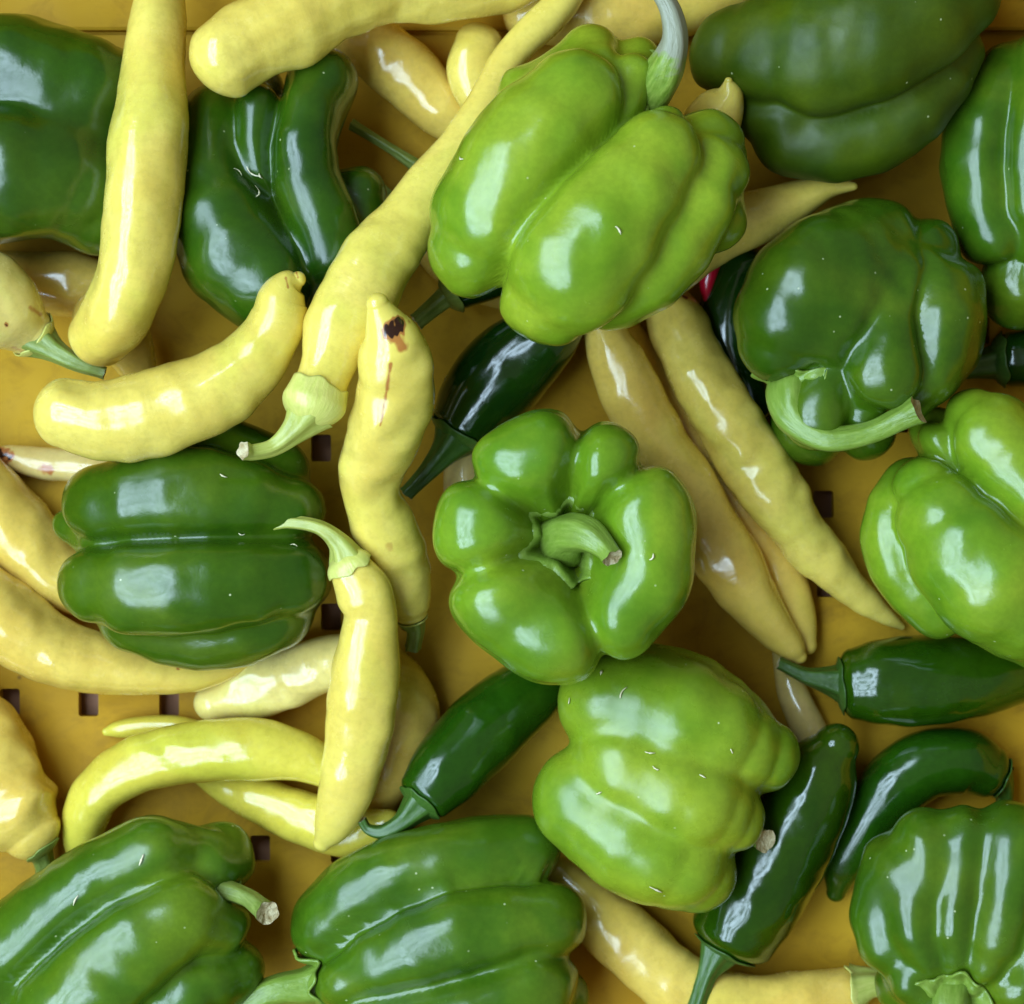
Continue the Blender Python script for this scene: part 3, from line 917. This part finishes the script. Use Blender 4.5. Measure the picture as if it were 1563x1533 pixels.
Bp('glossy green bell pepper with a ridged top and thick stem beside the straight jalapeno', [
    [(505, 1412, -30, 58), (570, 1356, 0, 60), (690, 1310, 5, 55), (800, 1300, -20, 48)],
    [(540, 1492, 0, 58), (620, 1450, 15, 76), (720, 1422, 22, 80), (820, 1412, 0, 70)],
    [(590, 1572, 0, 84), (700, 1552, 15, 90), (800, 1502, 5, 84)],
    [(845, 1520, -75, 48), (800, 1560, -60, 70)]], 'fresh', 47, k=5,
    stem=[(500, 1500, -40, 42), (468, 1507, -28, 33), (425, 1512, -18, 25), (385, 1528, -12, 21), (360, 1560, -10, 20)], calyx=(52, 5, 40))
J('glossy jalapeno with a bright streak reaching under the stem-up bell pepper', [(648, 1216, 44), (685, 1172, 58), (745, 1108, 61), (805, 1058, 54), (870, 1010, 34)], 48, 0, stem=[(640, 1228, 0, 27), (612, 1256, 8, 15), (584, 1270, 8, 11), (562, 1266, 6, 8), (552, 1252, 8, 7)], calyx_len=7, cap=(0.4, 1.0))
J('thick dull dark jalapeno leaning on the yellow pepper, stem down', [(1118, 1428, 66), (1150, 1368, 78), (1190, 1300, 77), (1226, 1232, 70), (1256, 1172, 56), (1276, 1140, 36)], 49, 2, stem=[(1096, 1454, 4, 30), (1080, 1486, 14, 16), (1068, 1520, 12, 15), (1056, 1560, 8, 14)], calyx_len=11, cap=(0.5, 1.0))
Bp('pale green bell pepper sprinkled with straw flecks, short stub of stem below its lobes', [
    [(940, 1070, -8, 84), (1045, 1105, 5, 94), (1125, 1142, -8, 68), (1166, 1154, -20, 48)],
    [(900, 1222, -12, 80), (975, 1280, 2, 88), (1040, 1312, -2, 74), (1060, 1330, -14, 56)],
    [(965, 1170, 8, 92), (1050, 1215, 18, 88), (1108, 1243, 0, 56)],
    [(960, 1050, -45, 66), (1050, 1075, -50, 70), (1110, 1110, -55, 60)]], 'lime', 50, crease=6, cwidth=18, k=9, specks=1.0, rough=0.26,
    stem=[(1120, 1262, -60, 20), (1148, 1275, -46, 16), (1168, 1284, -24, 17)])
Y('long yellow pepper under the other diagonal one, wide pale shoulder and rounded tip', [(922, 492, 34), (948, 560, 44), (988, 645, 46), (1038, 728, 50), (1086, 810, 51), (1132, 885, 46), (1176, 950, 34), (1208, 988, 22), (1220, 1002, 12)], 51, 'gold', lump=0.07)
Y('long diagonal yellow pepper tapering to a sharp point above the crate slots', [(1016, 448, 34), (1032, 490, 46), (1050, 535, 44), (1082, 595, 50), (1128, 672, 52), (1180, 756, 49), (1236, 832, 40), (1290, 890, 29), (1340, 932, 17), (1376, 957, 5)], 52, 'yellow', scars=[(1003, 452, 1004, 464, 2.4, 0.7), (1042, 452, 1048, 455, 2.4, 0.6)], lump=0.075, cap=(0.7, 1))
chili('red_chili', 'small glossy red chili tip peeking out under the yellow pepper', 'chili pepper', [(1090, 385, 17), (1082, 415, 15), (1078, 440, 10), (1077, 457, 4)], RED, seed=18, lump=0.02, bmax=0.2)
Y('yellow pepper with a pinched pointed tip below the olive bell pepper', [(1010, 408, 54), (1075, 366, 48), (1150, 335, 41), (1215, 308, 31), (1262, 287, 19), (1302, 285, 7)], 53, 'yellow', bmax=0.02)
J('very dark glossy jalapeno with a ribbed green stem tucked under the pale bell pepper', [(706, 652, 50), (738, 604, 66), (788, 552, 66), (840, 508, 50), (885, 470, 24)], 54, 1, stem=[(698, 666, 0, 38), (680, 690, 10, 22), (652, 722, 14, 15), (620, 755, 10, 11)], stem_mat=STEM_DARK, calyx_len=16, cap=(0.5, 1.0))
cx_, cy_ = 866, 830
def ringlobe(t0, t1, outer):
    """one lobe of the stem-up pepper between two crease angles (degrees, photo sense)"""
    half = math.radians(t1 - t0) / 2
    mid = math.radians(t0 + t1) / 2
    r = min(62, 140 * math.sin(half) * 1.42)
    ring = outer - r
    m = max(0.0, half - math.asin(min(1, r * 0.66 / ring)))
    offs = [0.0] if m < 0.05 else [-m, m] if m < 0.3 else [-m, 0.0, m]
    out = []
    for o in offs:
        c, sn = math.cos(mid + o), math.sin(mid + o)
        P = lambda d, z, q: (cx_ + d * c, cy_ + d * sn, z, q)
        out.append([P(ring * 0.72, -84, r * 0.5), P(ring * 0.88, -32, r * 0.78), P(ring, -14, r), P(outer - 86, -112, 86), P(ring * 0.74, -175, 84)])
    return out
Bp('bright green bell pepper standing upright with its stem and ring of lobes facing up', [
    ringlobe(-87, -46, 196), ringlobe(-46, 10, 192) + ringlobe(8, 75, 200), ringlobe(74, 122, 206) + ringlobe(118, 164, 198), ringlobe(164, 216, 200), ringlobe(216, 273, 204)],
    'light', 55, k=5, mirror=False, core=[(866, 830, -180, 90), (866, 830, -210, 100)], crease=17, cwidth=15, kin=14,
    stem=[(858, 826, -80, 40), (860, 822, -48, 34), (872, 814, -8, 30), (898, 818, 18, 25), (922, 836, 36, 18), (935, 852, 50, 15)], calyx=(66, 6, 40), lump=0.01)
Y('long upright yellow pepper with a knobbly reflection crossing between two dark bell peppers', [(150, 520, -40, 50), (178, 478, -12, 56), (206, 405, 0, 57), (218, 310, 0, 60), (225, 215, 0, 60), (231, 110, 0, 49), (240, 10, 0, 41), (246, -60, 0, 34)], 56, 'yellow', cap=(0.6, 1.0))
Y('thick bent yellow pepper with a hooked tip resting on the ridged bell pepper', [(100, 630, 54), (150, 640, 62), (220, 634, 66), (300, 608, 63), (360, 574, 56), (402, 530, 48), (424, 488, 44), (431, 456, 38), (443, 434, 27), (455, 426, 13)], 57, 'yellow', scars=[(436, 424, 440, 440, 1.8, 0.3), (452, 416, 455, 424, 2.0, 0.35)], cap=(0.9, 0.9))
Y('yellow pepper entering at the crate side, pale shoulder and grey-green stem', [(42, 505, 40), (5, 474, 66), (-60, 430, 72), (-140, 390, 60)], 58, 'pale', scars=[(8, 494, 10, 497, 2.5, 0.7), (46, 470, 62, 480, 4, 0.25), (20, 530, 34, 536, 3, 0.2)], stem=[(55, 516, 4, 32), (84, 536, 14, 18), (120, 556, 18, 12), (160, 570, 16, 9)], stem_mat=STEM, calyx_len=24)
Y('long diagonal yellow pepper running under the pale bell pepper, pale bulging cap and hooked stem', [(480, 614, 46), (490, 584, 41), (500, 556, 44), (520, 500, 58), (572, 410, 58), (622, 335, 47), (680, 252, 35), (735, 165, 27), (780, 85, 25), (850, 15, 27), (890, -40, 22)], 59, 'yellow', stem=[(474, 626, 0, 38), (450, 656, 2, 22), (418, 682, 4, 14), (386, 690, 16, 12), (372, 688, 26, 13)], calyx_len=60, scallop=0.5, cap=(0.75, 1.0))
Y('scarred yellow pepper with a dark rotten spot, red scratch and pinched waist', [(626, 935, 26), (622, 915, 36), (606, 866, 48), (586, 810, 50), (566, 756, 44), (566, 712, 50), (588, 655, 60), (604, 590, 59), (601, 530, 53), (588, 492, 32), (576, 464, 17)], 60, 'yellow', lump=0.06, cap=(0.6, 1.0),
  stem=[(628, 944, -4, 20), (634, 962, -14, 14), (630, 990, -26, 12)], stem_mat=STEM, calyx_len=7,
  scars=[(598, 506, 606, 500, 15, 1.0), (606, 512, 614, 528, 9, 0.4), (596, 556, 588, 610, 3.0, 0.34), (588, 610, 580, 650, 2.4, 0.32), (594, 832, 596, 838, 6, 0.16)])
Y('slender yellow pepper hanging point down with a long curved green stem', [(536, 868, 33), (556, 905, 43), (566, 940, 42), (562, 1005, 50), (553, 1080, 53), (541, 1150, 49), (527, 1210, 41), (508, 1258, 30), (492, 1286, 14)], 61, 'yellow', stem=[(532, 858, 0, 30), (516, 828, 8, 17), (488, 806, 14, 11), (450, 798, 12, 10), (418, 801, 8, 9)], calyx_len=24, lump=0.04)
Y('small pointed yellow-green pepper tip curling up beside the pale bell pepper', [(1050, 250, 44), (1078, 205, 47), (1098, 172, 40), (1112, 145, 23), (1112, 124, 6)], 62, 'yellow')
Bp('large pale green bell pepper lying on top of the heap with a tall tapering stem', [
    [(930, 135, -40, 46), (870, 160, -6, 84), (800, 250, 4, 96), (742, 345, 0, 90), (722, 385, -15, 66)],
    [(1012, 210, -14, 44), (1000, 250, 18, 80), (930, 340, 34, 104), (862, 418, 22, 108), (842, 448, 0, 80)],
    [(1085, 225, -60, 50), (1062, 290, -14, 74), (990, 380, -4, 84), (925, 435, -20, 74)],
    [(1095, 240, -90, 44), (1068, 320, -60, 66)],
    [(905, 95, -90, 52), (850, 170, -70, 90)], [(965, 100, -95, 42), (900, 200, -80, 80)]], 'lime', 63, k=7, lump=0.010, tol=0.006, core=[(935, 260, -70, 80), (860, 370, -60, 90)],
    stem=[(978, 152, -90, 40), (996, 136, -50, 34), (1018, 100, -8, 28), (1030, 60, 20, 21), (1024, 20, 36, 16), (1008, -12, 44, 13)], stem_mat=STEM_DRY, calyx=(50, 5, 40))

# ------------------------------------------------------------------ straw flecks lying on the skins
STRAW = mat_simple('straw', (0.72, 0.64, 0.38), (0.85, 0.80, 0.58), 300, 0.7)
bpy.context.view_layer.update()
dg = bpy.context.evaluated_depsgraph_get()
FLECKS = [(362, 264, 40, 16, 'dark bell pepper with the curled lobe'), (388, 261, 38, 26, 'dark bell pepper with the curled lobe'), (389, 293, 118, 26, 'dark bell pepper with the curled lobe'), (398, 268, 60, 10, 'dark bell pepper with the curled lobe'),
          (952, 1058, 120, 20, 'flecked pale bell pepper'), (918, 1028, 90, 9, 'flecked pale bell pepper'), (870, 1070, 110, 10, 'flecked pale bell pepper'), (992, 1149, 5, 16, 'flecked pale bell pepper'),
          (1001, 1173, 35, 11, 'flecked pale bell pepper'), (915, 1210, 150, 12, 'flecked pale bell pepper'), (1001, 1357, 40, 24, 'flecked pale bell pepper'), (1072, 1186, 30, 11, 'flecked pale bell pepper'), (1116, 1146, 60, 9, 'flecked pale bell pepper'),
          (341, 727, 20, 12, 'ridged bell pepper on golden peppers'), (369, 813, 30, 10, 'ridged bell pepper on golden peppers'), (448, 835, 10, 11, 'ridged bell pepper on golden peppers'),
          (116, 1374, 115, 18, 'bell pepper with the cut stem'), (216, 1313, 110, 18, 'bell pepper with the cut stem'),
          (706, 242, 30, 13, 'bell pepper on top of the heap'), (943, 352, 55, 14, 'bell pepper on top of the heap'), (994, 850, 120, 11, 'stem-up bell pepper')]
origin = Vector((0, 0, CAM_Z))
for i, (x, y, ang, ln, where) in enumerate(FLECKS):
    W = to_world([(x, y, 250, 1)])[0]
    d = (Vector(W[:3]) - origin).normalized()
    hit, p, nrm, fi, ob, mt = scene.ray_cast(dg, origin, d)
    if not hit:
        continue
    a = math.radians(ang)
    t = Vector((math.cos(a), -math.sin(a), 0)); t = (t - nrm * t.dot(nrm)).normalized()
    b = nrm.cross(t)
    L = ln * U * 0.5
    pts = []
    r = random.Random(i)
    bend = r.uniform(-0.55, 0.55) * L
    V, n = [], 7
    for q in range(n):
        s = q / (n - 1) * 2 - 1
        c = p + nrm * (0.0005 + 0.0003 * (1 - s * s)) + t * (s * L) + b * (bend * (1 - s * s))
        w = 0.00026 * (1 - 0.6 * abs(s)) * r.uniform(0.5, 1.5)
        for k in range(4):
            an = k * math.pi / 2
            V.append(tuple(c + b * (1.5 * w * math.cos(an)) + nrm * (0.5 * w * math.sin(an))))
    F = tube_faces(n, 4).tolist() + [[3, 2, 1, 0], [4 * n - 4, 4 * n - 3, 4 * n - 2, 4 * n - 1]]
    f = mesh_from('straw_fleck', V, F, STRAW, p)
    f.location = p
    f['label'] = 'tiny pale straw fleck stuck to the ' + where
    f['category'] = 'straw'; f['group'] = 'straw flecks on the ' + where
